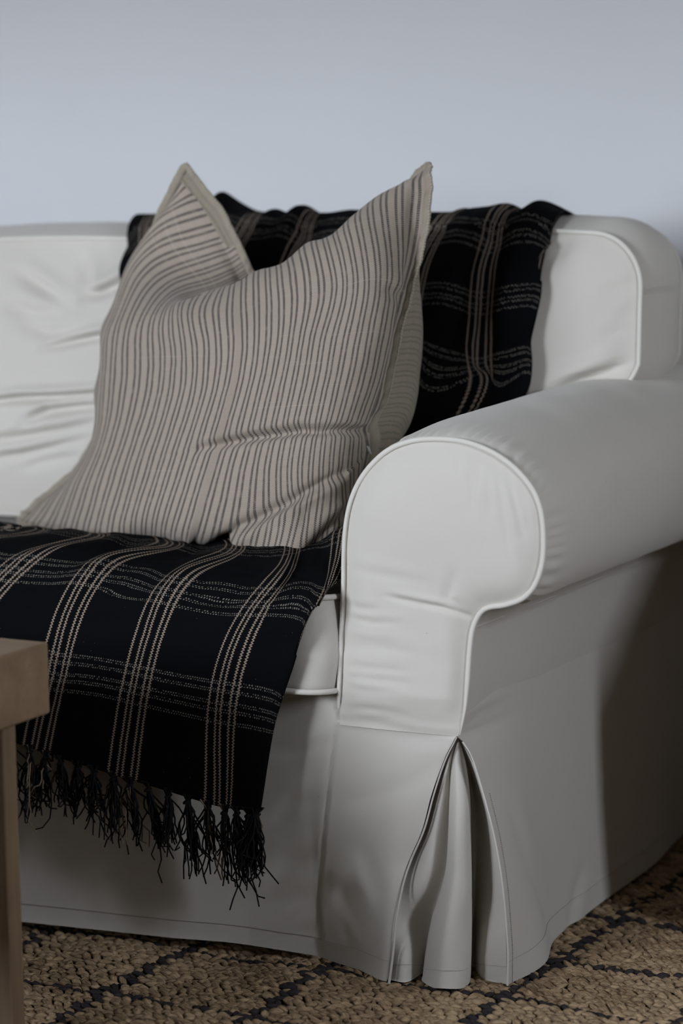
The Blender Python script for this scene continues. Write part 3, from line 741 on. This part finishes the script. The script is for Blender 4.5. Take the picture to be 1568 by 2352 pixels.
# hanging front, fold at u=0 on the right
for v, px, py, y in ((0, 595, 1862, -.060), (.055, 612, 1750, -.060), (.11, 634, 1640, -.058), (.17, 672, 1530, -.056), (.225, 712, 1415, -.052), (.25, 735, 1362, -.044)): tp(0, v, px, py, y=y)
for v, px, py, y in ((0, 575, 1855, -.046), (.11, 612, 1640, -.046), (.20, 660, 1530, -.045)): tp(-.05, v, px, py, y=y)
for v, px, py, y in ((0, 505, 1852, -.062), (.11, 510, 1612, -.060), (.17, 540, 1490, -.060), (.23, 592, 1388, -.050)): tp(.086, v, px, py, y=y)
for v, px, py, y in ((0, 282, 1785, -.060), (.11, 314, 1572, -.058), (.17, 342, 1460, -.060), (.235, 385, 1352, -.048)): tp(.191, v, px, py, y=y)
for v, px, py, y in ((0, 85, 1722, -.060), (.11, 125, 1545, -.058), (.17, 155, 1420, -.058), (.225, 205, 1325, -.046)): tp(.296, v, px, py, y=y)
for v, px, py, y in ((0, -110, 1650, -.060), (.11, -80, 1480, -.058), (.19, -30, 1370, -.052), (.24, 45, 1295, -.040)): tp(.401, v, px, py, y=y)
for v, px, py, y in ((0, -300, 1590, -.060), (.11, -270, 1420, -.058), (.21, -190, 1300, -.050), (.27, -80, 1240, -.02)): tp(.506, v, px, py, y=y)
tp(.76, 0, -760, 1480, y=-.06); tp(.76, .11, -740, 1330, y=-.06); tp(.76, .25, -560, 1190, y=-.03)
# over the seat
for u, v, px, py, z in ((.086, .28, 645, 1325, .480), (.191, .28, 430, 1303, .482), (.191, .33, 520, 1280, .484), (.296, .27, 255, 1278, .486), (.296, .33, 380, 1262, .484),
                        (.401, .30, 130, 1252, .494), (.401, .35, 230, 1238, .492), (.506, .33, 45, 1232, .494), (.506, .38, 110, 1222, .492), (.62, .40, -30, 1218, .494), (.62, .46, 50, 1208, .50),
                        (.14, .33, 600, 1290, .483), (.24, .38, 480, 1262, .480)): tp(u, v, px, py, z=z)
for u, x, x2 in ((.76, -1.00, -.66), (.62, -.86, -.60), (.506, -.74, -.54), (.40, -.64, -.49), (.296, -.54, -.43), (.191, -.43, -.36), (.086, -.33, -.30)):
    tw(u, .52, x, .19, .470+(.020 if u > .55 else 0)); tw(u, .76, x2, .42, .450)
# bunched hill against the arm
for u, v, px, py, y in ((.035, .262, 712, 1336, -.012), (.035, .30, 722, 1296, .03), (.035, .345, 732, 1258, .080), (0, .262, 746, 1346, -.022), (0, .30, 753, 1302, .02), (0, .355, 762, 1238, .085),
                        (-.022, .285, 769, 1318, -.004), (-.020, .33, 786, 1256, .055), (-.022, .37, 797, 1218, .095), (.062, .305, 686, 1300, .028), (.062, .345, 698, 1264, .075), (-.06, .30, 812, 1345, .03), (-.06, .35, 830, 1270, .08)):
    tp(u, v, px, py, y=y)
for u, v, x, y, z in ((.05, .44, -.275, .16, .492), (.0, .46, -.225, .17, .505), (-.06, .46, -.180, .17, .492), (.0, .60, -.24, .32, .470), (-.06, .62, -.19, .32, .470), (-.03, .74, -.20, .43, .450), (.03, .74, -.27, .43, .448)): tw(u, v, x, y, z)
# up the back cushion; yc = cushion front at that height
def yfront(z): return .512+(z-ZB)*math.tan(lean)-.075+.055*max(0, (abs(z-ZB)/HB))**3
bk = {0: [(.80, 1192, 935), (.90, 1212, 800), (.985, 1236, 690), (1.06, 1252, 600), (1.11, 1262, 560)],
      .086: [(.79, 1085, 960), (.86, 1098, 850), (.985, 1106, 700), (1.05, 1112, 620), (1.11, 1128, 560)],
      .191: [(.80, 915, 940), (.90, 935, 780), (.985, 950, 680), (1.05, 968, 610), (1.11, 1000, 545)],
      .296: [(.985, 800, 690), (1.11, 860, 540)], .401: [(.985, 650, 690), (1.11, 700, 545)],
      .506: [(.985, 520, 690), (1.11, 560, 540)], .62: [(.985, 420, 690), (1.11, 430, 545)], .76: [(.86, 420, 860), (.95, 360, 760), (1.04, 276, 640), (1.11, 292, 575)]}
for u, L in bk.items():
    for v, px, py in L:
        z = at(px, py, y=.46)[2]; p = at(px, py, y=yfront(z)); TC.append((u, v, p))
tw(-.06, .90, -.185, .487, .62); tw(-.06, 1.05, -.155, .493, .79); tw(-.05, 1.12, -.14, .508, .842)
# crest and rear drop
for u, v, px, py, y in ((.0, 1.165, 1306, 512, .60), (.03, 1.165, 1240, 484, .59), (.055, 1.17, 1200, 492, .60), (.086, 1.17, 1165, 482, .59), (.13, 1.17, 1100, 484, .59), (.191, 1.17, 1050, 487, .59), (.225, 1.17, 1000, 505, .59),
                        (.296, 1.17, 880, 505, .60), (.36, 1.175, 765, 510, .60), (.40, 1.175, 735, 500, .60), (.43, 1.175, 695, 488, .60), (.46, 1.175, 660, 500, .60), (.49, 1.18, 625, 490, .61), (.55, 1.18, 560, 478, .62), (.59, 1.18, 505, 462, .62),
                        (.66, 1.17, 420, 500, .60), (.72, 1.165, 360, 520, .60), (.76, 1.165, 318, 548, .58)): tp(u, v, px, py, y=y)
for u, x in ((0, -.12), (.086, -.20), (.191, -.30), (.296, -.41), (.401, -.51), (.506, -.60), (.62, -.71), (.76, -.84)):
    tw(u, 1.26, x, .69, .855+.006*math.sin(u*40)); tw(u, 1.36, x, .707, .79)
ft = tps([(c[0]*2.2, c[1]) for c in TC], [c[2] for c in TC], 2e-4)
uu = np.linspace(-.07, .76, 300); vv = np.linspace(0, 1.36, 520)
VV, UU = np.meshgrid(vv, uu, indexing='ij')
P = ft(np.stack([UU*2.2, VV], -1))
N_ = normals(P)
rip = .0035*wnoise(UU*1.0, VV*.35, 77, 55)*np.clip((VV-.02)/.1, .3, 1)*np.where(VV < .24, .45, 1)
rip += .0045*np.exp(-((UU-(.325+.1*(VV-.25)))/.012)**2)*np.exp(-((VV-.33)/.06)**2)
P = P+N_*rip[..., None]
# rest on the cushions: never below their surfaces
def rest(P):
    x, y, z = P[..., 0].copy(), P[..., 1].copy(), P[..., 2].copy()
    seat = (y > .0) & (y < .50) & (VV < .85) & (VV > .2)
    z = np.where(seat, np.maximum(z, .4790-.078*y), z)
    y = np.where((VV < .27) & (z < .45) & (z > .33), np.minimum(y, -.0490+.006*np.clip((-.004-UU)/.02, 0, 1)), y)
    for cy, cz, r, m in ((.0, .42, .0545, (VV < .36) & (y < .03) & (z > .40)), (.585, .800, .084, (VV > .95) & (VV < 1.3) & (z > .78))):
        dy, dz = y-cy, z-cz; d = np.hypot(dy, dz)+1e-9; k_ = np.where(m & (d < r), r/d, 1)
        y, z = cy+dy*k_, cz+dz*k_
    # front of the back cushions
    xc = .018-BW/2; xc2 = xc-BW-.01
    xi = np.where(x > xc-BW/2-.003, x-xc, x-xc2)
    rho = np.clip(np.maximum(np.abs(xi)/(BW/2), np.abs(z-ZB)/HB), 0, 1)
    yf = .512+(z-ZB)*math.tan(lean)-np.where(x > xc-BW/2-.003, BUL0*(1-rho**2.0), .040*(1-rho**2.6))-.0085
    m = (VV > .78) & (VV < 1.16) & (z > .46) & (y < .58) & (z < .862)
    y = np.where(m, np.minimum(y, yf), y)
    top = (VV > 1.1) & (VV < 1.3) & (y > .53) & (y < .68)
    z = np.where(top, np.maximum(z, .868), z)
    rear = (VV > 1.2) & (y > .66); y = np.where(rear & (z < .86), np.maximum(y, .688), y)
    return np.stack([x, y, z], -1)
P = rest(P)
for _ in range(3):
    P[1:-1, 1:-1] = (P[1:-1, 1:-1]*2+P[2:, 1:-1]+P[:-2, 1:-1]+P[1:-1, 2:]+P[1:-1, :-2])/6
P = rest(P)
j0 = int(np.argmin(np.abs(uu))); lim = P[:, j0, 0][:, None]+np.interp(VV, [0, .20, .235, .27, .30, .33], [-.022, -.022, -.008, .022, .06, .2])*np.clip(-UU/.07, 0, 1)**.7
P[..., 0] = np.where((UU < 0) & (VV < .32), np.minimum(P[..., 0], lim), P[..., 0])
for u0, am, sg in ((.43, .011, .014), (.475, .006, .012), (.585, .014, .014), (.10, .007, .022), (.032, .010, .016), (.15, .004, .02), (.33, .004, .02)):
    P[..., 2] += am*np.exp(-((UU-u0-.10*(1.17-VV))/sg)**2)*np.exp(-((VV-1.16)/.05)**2)
for u0, am, sg, sl in ((.055, .012, .014, .05), (.115, -.006, .012, .1), (.21, .006, .016, -.1), (-.01, .006, .01, 0)):
    P[..., 1] -= am*np.exp(-((UU-u0-sl*(1.0-VV))/sg)**2)*np.exp(-((VV-1.02)/.12)**2)
fc_ = gridfaces(*P.shape[:2]); cu = UU.ravel()[fc_].mean(1); cv = VV.ravel()[fc_].mean(1)
fc_ = fc_[~((cv < .30) & (cu < -.003-np.clip(cv-.236, 0, 1)*1.5))]      # the fold runs straight down the hanging front
cl = link('plaid_cloth', mesh('plaid_cloth', P.reshape(-1, 3), fc_, np.stack([UU, VV], -1).reshape(-1, 2)), M['plaid'], throw)
sm_ = cl.modifiers.new('solid', 'SOLIDIFY'); sm_.thickness = .0022; sm_.offset = -1
THROW_P = P
# fringe: knotted tassels of loose yarn
def tassel(base, u, beige, length, i):
    mb = MB(); mb2 = MB(); g_ = np.random.default_rng(100+i)
    axis = np.array([g_.normal(0, .10), g_.normal(0, .05)-.02, -1]); axis /= np.linalg.norm(axis)
    # knot
    a = np.linspace(0, math.pi*2, 14)
    kn = base+np.array([0, 0, -.010]); ring = np.column_stack([.0035*np.cos(a), .0030*np.sin(a), .0016*np.sin(a*1+1)])+kn
    mb.add(tube_data(ring, .0016, 6)[0], gridfaces(14, 6, True))
    ns = 22
    for s in range(ns):
        L = length*(.72+.42*g_.random()); n = 11; t = np.linspace(0, 1, n)
        off0 = np.array([g_.normal(0, .0045), g_.normal(0, .0018), 0]); off1 = np.array([g_.normal(0, .0042), g_.normal(0, .0030), 0])
        p = base+np.outer(t*L, axis)
        neck = np.exp(-((t*L-.010)/.006)**2)
        w = (off0[None]*(1-t)[:, None]+off1[None]*t[:, None])*(1-.85*neck)[:, None]
        kink = np.cumsum(g_.normal(0, .0018, (n, 3)), 0)*(t**1.1)[:, None]*(1+2.2*(g_.random() < .22))
        if g_.random() < .14:
            sgn = g_.choice([-1, 1]); kink[:, 0] += sgn*.016*np.sin(np.clip((t-.25)/.75, 0, 1)*math.pi)
        q = p+w+kink; q[:, 1] = np.minimum(q[:, 1], -.034)
        tgt = mb2 if (beige and s < 4) else mb
        tgt.add(tube_data(q, .00100*(1-.30*t)+.0002, 5)[0], gridfaces(n, 5, True))
    o = mb.build('tassel', M['thread'], throw)
    if beige: mb2.build('beige_yarn', M['thread_beige'], o)
ks = np.arange(-.002, .755, .0205)
for i, u in enumerate(ks):
    jj = np.argmin(np.abs(uu-u)); base = P[0, jj].copy(); base[2] += .004; base[1] -= .001
    d = abs((u-.086+.0525) % .105-.0525)
    tassel(base, u, d < .021, .074+.012*RNG.normal()*.6, i)

# ------------------------------------------------------------------ striped pillow
pil = empty('throw_pillow', tuple(at(450, 1240, y=.2)), 'square beige linen pillow with dark dotted pinstripes and a karate-chopped top', 'pillow')
PC = []
def pp(u, v, px, py, y): PC.append((u, v, at(px, py, y=y)))
for a in ((-1, -1, 45, 1195, .315), (-.5, -1, 250, 1232, .25), (0, -1, 450, 1240, .22), (.5, -1, 640, 1275, .20), (1, -1, 818, 1225, .235),
          (-.8, -.88, 135, 1212, .26), (-.5, -.87, 255, 1232, .175), (0, -.87, 440, 1246, .135), (.3, -.87, 580, 1280, .12), (.5, -.90, 650, 1301, .09), (.35, -.70, 632, 1200, .10), (.55, -.70, 705, 1190, .10), (.75, -.70, 775, 1165, .125), (.8, -.87, 765, 1235, .125),
          (-1, -.75, 92, 1150, .325), (-1, -.5, 172, 1085, .345), (-.85, -.5, 172, 1105, .25), (-.5, -.5, 292, 1100, .16), (0, -.5, 480, 1100, .115), (.5, -.5, 690, 1095, .105), (.25, -.5, 590, 1098, .105), (.85, -.5, 800, 1085, .15), (1, -.5, 848, 1060, .205), (1, -.75, 828, 1140, .215),
          (1, -.35, 849, 985, .205), (1, -.42, 856, 1020, .21), (1, -.22, 868, 945, .215), (1, 0, 888, 865, .235), (1, .25, 908, 765, .25), (1, .5, 938, 652, .27), (1, .75, 968, 540, .30), (1, .9, 980, 440, .325),
          (-1, -.2, 232, 985, .345), (-1, 0, 258, 915, .35), (-.88, 0, 226, 900, .27), (-.96, 0, 232, 905, .31), (-.96, .4, 240, 755, .325), (-.5, 0, 352, 890, .165), (0, 0, 540, 880, .125), (.5, 0, 728, 868, .14), (.88, 0, 860, 865, .20),
          (-1, .3, 266, 795, .36), (-.88, .25, 236, 805, .28), (-.5, .25, 352, 790, .18), (0, .25, 550, 780, .135), (.5, .25, 745, 765, .155), (.9, .25, 888, 755, .215),
          (-1, .5, 276, 705, .365), (-.85, .5, 262, 705, .29), (-.55, .5, 345, 715, .215), (-.2, .5, 455, 715, .18), (.1, .5, 590, 695, .165), (.5, .5, 770, 655, .18), (.9, .5, 912, 640, .24),
          (-1, .68, 345, 565, .355), (-.5, .66, 402, 672, .268), (-.5, .83, 482, 645, .312), (-.75, .62, 308, 630, .300), (-.75, .74, 362, 575, .322), (-.75, .87, 440, 548, .335), (-.9, .62, 296, 608, .325), (-.9, .78, 366, 500, .335), (-.9, .9, 425, 462, .336), (-1, .86, 392, 452, .345),
          (-.2, .68, 480, 672, .235), (.1, .74, 590, 622, .235), (.4, .77, 708, 557, .245), (.65, .79, 805, 505, .265), (.85, .82, 890, 453, .295), (.95, .93, 948, 412, .32),
          (-.25, .72, 452, 690, .245), (-.25, .86, 528, 668, .305), (0, .85, 560, 668, .30), (.25, .87, 660, 620, .31), (.5, .89, 765, 560, .32),
          (1, 1, 981, 386, .345), (.88, 1, 938, 432, .36), (.7, 1, 880, 475, .375), (.45, 1, 790, 535, .385), (.2, 1, 700, 600, .385), (0, 1, 630, 655, .38), (-.2, 1, 588, 655, .368), (-.4, 1, 572, 628, .355), (-.6, 1, 548, 575, .35), (-.8, 1, 508, 495, .345), (-.92, 1, 458, 432, .34), (-1, 1, 426, 388, .335)):
    pp(*a)
fp = tps([(c[0], c[1]) for c in PC], [c[2] for c in PC], 3e-4)
nu = 240; us = np.sin(np.linspace(-1, 1, nu)*math.pi/2*.93)/math.sin(math.pi/2*.93); vs = us
VS, US = np.meshgrid(vs, us, indexing='ij')
PF = fp(np.stack([US, VS], -1))
edge_d = np.minimum(1-np.abs(US), 1-np.abs(VS))
NF = normals(PF)
if NF[120, 120][1] > 0: NF = -NF
# pixel-traced creases expressed in pillow coordinates
QP = np.stack([US, VS], -1)
D = np.zeros_like(US)
D += fold(QP, [(-.10, -.345), (.15, -.30), (.45, -.262), (.75, -.275), (.90, -.31), (.995, -.35)], .022, .016, -.006, .12)
D += fold(QP, [(.19, -.99), (.150, -.90), (.145, -.82), (.19, -.73), (.32, -.665), (.5, -.60), (.78, -.50)], .030, .016, .020, .12)
D += fold(QP, [(.18, -.99), (.150, -.90), (.150, -.80)], .045, .022, .006, .08)
D += crease(QP, [(0, -.99), (-.02, -.92), (-.05, -.84)], .03, .008, .5)
D += crease(QP, [(-.22, -.97), (-.16, -.90), (-.14, -.84)], .03, .006, .5)
D += crease(QP, [(.55, -.86), (.7, -.78), (.9, -.70)], .03, .005, .5)
D += .004*np.exp(-((US+.35)/.1)**2-((VS-.58)/.1)**2)
D += crease(QP, [(.8, .45), (.9, .42), (.99, .44)], .03, .004, .5)
D += .0016*wnoise(US, VS, 9, 6)+.0007*wnoise(US, VS, 19, 22)
er = 1-np.abs(US)
D += (.011*(1-np.exp(-er/.06))*np.exp(-er/.35)-.012*np.exp(-((er-.035)/.028)**2))*(US > 0)*np.clip(1.2-np.abs(VS), 0, 1)**.5
D -= .006*np.exp(-((1-VS-.035)/.028)**2)*(VS > .5)*(US < .1)   # fabric swells over the right seam
D += .006*np.clip(.92-VS, 0, 1)*(1-np.exp(-er/.05))*(US < 0)
PF = PF+NF*(D*np.clip(edge_d*14, 0, 1))[..., None]
# seam line = border of the front; valley just inside it
HW = .225
uvp = np.stack([US*HW, VS*HW], -1)
grid('front_face', PF, M['linen'], pil, uv=uvp)
# back face: Coons patch of the seam, puffed backwards
s = (us+1)/2; t = (vs+1)/2
B0, B1, L0, L1 = PF[0], PF[-1], PF[:, 0], PF[:, -1]
S_, T_ = s[None, :, None], t[:, None, None]
CO = (1-T_)*B0[None]+T_*B1[None]+(1-S_)*L0[:, None]+S_*L1[:, None]-((1-S_)*(1-T_)*PF[0, 0]+S_*(1-T_)*PF[0, -1]+(1-S_)*T_*PF[-1, 0]+S_*T_*PF[-1, -1])
_f = np.clip((.90-VS)/.75, 0, 1); _f = _f*_f*(3-2*_f)
puff = (1-US**2)**.33*(1-VS**6)**.5*_f
side = (1-np.abs(US)**6)
PBK = CO+puff[..., None]*np.array([.030, .16, .0])+(1-US**2)[..., None]*(1-VS**2)[..., None]*np.array([.0, .0, -.02])
PBK = PBK+(.003*wnoise(US, VS, 14, 9)*puff)[..., None]*np.array([.5, 1, .3])
PBK[..., 2] = np.maximum(PBK[..., 2], .482-0*US); PBK[0] = PF[0]; PBK[-1] = PF[-1]; PBK[:, 0] = PF[:, 0]; PBK[:, -1] = PF[:, -1]
yb = .512+(PBK[..., 2]-ZB)*math.tan(lean)-.092
PBK[..., 1] = np.where(PBK[..., 2] < .86, np.minimum(PBK[..., 1], np.maximum(yb, CO[..., 1])), PBK[..., 1])
grid('back_face', PBK, M['linen_back'], pil, uv=uvp[..., ::-1]+.5, flip=True)
# flanged selvedge round the seam
ring = np.vstack([PF[0, :-1], PF[:-1, -1], PF[-1, :0:-1], PF[:0:-1, 0]])
inner = np.vstack([PF[6, :-1], PF[:-1, -7], PF[-7, :0:-1], PF[:0:-1, 6]]); innb = np.vstack([PBK[6, :-1], PBK[:-1, -7], PBK[-7, :0:-1], PBK[:0:-1, 6]])
kc = 26; ci = np.vstack([CO[kc, :-1], CO[:-1, -kc-1], CO[-kc-1, :0:-1], CO[:0:-1, kc]]); outw = ring-ci
for _ in range(12): outw = (np.roll(outw, 1, 0)+outw+np.roll(outw, -1, 0))/3
outw /= np.linalg.norm(outw, axis=1)[:, None]+1e-9
Rg = ring.copy()
for _ in range(2): Rg = (np.roll(Rg, 1, 0)+2*Rg+np.roll(Rg, -1, 0))/4
nk = len(Rg); tang = np.roll(Rg, -1, 0)-np.roll(Rg, 1, 0); tang /= np.linalg.norm(tang, axis=1)[:, None]+1e-9
thick = np.cross(tang, outw); thick /= np.linalg.norm(thick, axis=1)[:, None]+1e-9
wav = .0012*np.sin(np.arange(nk)*.31)+.0008*np.sin(np.arange(nk)*.83)
sec = [(-.003, .0016), (.003, .0017), (.0065, .0019), (.0082, .0010), (.0082, -.0010), (.0065, -.0019), (.003, -.0017), (-.003, -.0016)]
wide = 1+.55*np.exp(-((np.arange(nk)-1.5*(nu-1))/(.42*nu))**4)[:, None]
A = np.array([[Rg+outw*a*wide+thick*(b_+wav[:, None]*.6)] for a, b_ in sec])[:, 0].transpose(1, 0, 2)
A = np.vstack([A, A[:1]])
Ls = np.r_[0, np.cumsum(np.linalg.norm(np.diff(A[:, 0], axis=0), axis=1))]
grid('selvedge', A, M['selvedge'], pil, uv=np.stack(np.broadcast_arrays(np.arange(8)[None]*.004, Ls[:, None]), -1), wrap=True)
# ivory overlock stitches along the selvedge rim
mb = MB(); q = np.linspace(0, Ls[-1], int(Ls[-1]/.0042)); idx = np.interp(q, Ls, np.arange(nk+1))
TV, TF, TU = knot_template(4, 5)
for x in idx:
    i0 = int(x) % nk; f_ = x-int(x); i1 = (i0+1) % nk
    c = Rg[i0]*(1-f_)+Rg[i1]*f_+outw[i0]*.0074*wide[i0]+thick[i0]*wav[i0]*.6
    Bm = np.stack([tang[i0]*.0050+thick[i0]*.0012, outw[i0]*.0034, thick[i0]*.0052])
    mb.add(TV@Bm+c, TF, TU)
st = mb.build('overlock_stitch', M['overlock'], pil); st['kind'] = 'stuff'; st['label'] = 'ivory overlocked edge stitching'
# care tag peeping from the seam
tg = at(843, 1032, y=.20); bm_ = MB()
tv = np.array([[-.004, 0, .006], [.003, -.001, .003], [.006, .0, -.006], [.000, .001, -.004]])
V = np.vstack([tg+tv, tg+tv+[0, .0008, 0]])
bm_.add(V, [[0, 1, 2, 3], [7, 6, 5, 4], [0, 4, 5, 1], [1, 5, 6, 2], [2, 6, 7, 3], [3, 7, 4, 0]])
ct_ = bm_.build('care_tag', M['tag'], pil, smooth=False); ct_['label'] = 'small white care tag'

# ------------------------------------------------------------------ coffee table corner
TX, TY, TZ, TT = -.320, -.339, .45, .078
table = empty('coffee_table', (TX, TY, 0), 'rough brown wooden table with thick top and square leg, in the near left corner', 'table')
def slab(name, lo, hi, mat, bev, sub=24):
    o = box(name, lo, hi, mat, table, bev)
    for p in o.data.polygons: p.use_smooth = False
    return o
slab('table_top', (TX-1.20, TY-.90, TZ-TT), (TX, TY, TZ), M['wood'], .004)
for lx, ly in ((TX-.062, TY-.074), (TX-1.19, TY-.074), (TX-.062, TY-.88), (TX-1.19, TY-.88)):
    slab('leg', (lx, ly, .012), (lx+.052, ly+.024, TZ-TT), M['wood_leg'], .003)

# ------------------------------------------------------------------ unseen slant-top bureau, added to cast the shadow on the sofa side
blocker = empty('blocker_bureau', (.62, .5, 0), 'unseen slant-top wooden bureau added right of the sofa to shade its side panel', 'light blocker')
BX, BY = .30, .235
prof = np.array([[BY, .05], [BY, .44], [BY+.09, .51], [BY+.36, .74], [.94, .74], [.94, .05]])  # sloping lid shaped for the slanted upper edge of that shadow
def prism(name, prof, x0, x1, mat, parent):
    bm = bmesh.new(); a = [bm.verts.new((x0, *p)) for p in prof]; c = [bm.verts.new((x1, *p)) for p in prof]
    bm.faces.new(a); bm.faces.new(c[::-1])
    for i in range(len(prof)): j = (i+1) % len(prof); bm.faces.new((a[j], a[i], c[i], c[j]))
    bmesh.ops.recalc_face_normals(bm, faces=bm.faces); bmesh.ops.bevel(bm, geom=bm.edges[:], offset=.004, segments=2, affect='EDGES')
    me = bpy.data.meshes.new(name); bm.to_mesh(me); bm.free(); return link(name, me, mat, parent, False)
prism('blocker_body', prof, BX, BX+.7, M['wood_leg'], blocker)
for k_ in range(2):
    d_ = box('blocker_drawer', (BX+.03, BY-.014, .08+.17*k_), (BX+.67, BY-.0005, .235+.17*k_), M['wood_leg'], blocker, .003)
    for hx_ in (.18, .5): box('blocker_knob', (BX+hx_-.01, BY-.034, .15+.17*k_), (BX+hx_+.01, BY-.0145, .17+.17*k_), M['thread'], d_, .004)
for lx, ly in ((BX, BY), (BX+.65, BY), (BX, .89), (BX+.65, .89)): box('blocker_foot', (lx, ly, .012 if lx < RX1 else 0), (lx+.05, ly+.05, .0495), M['wood_leg'], blocker, .003)
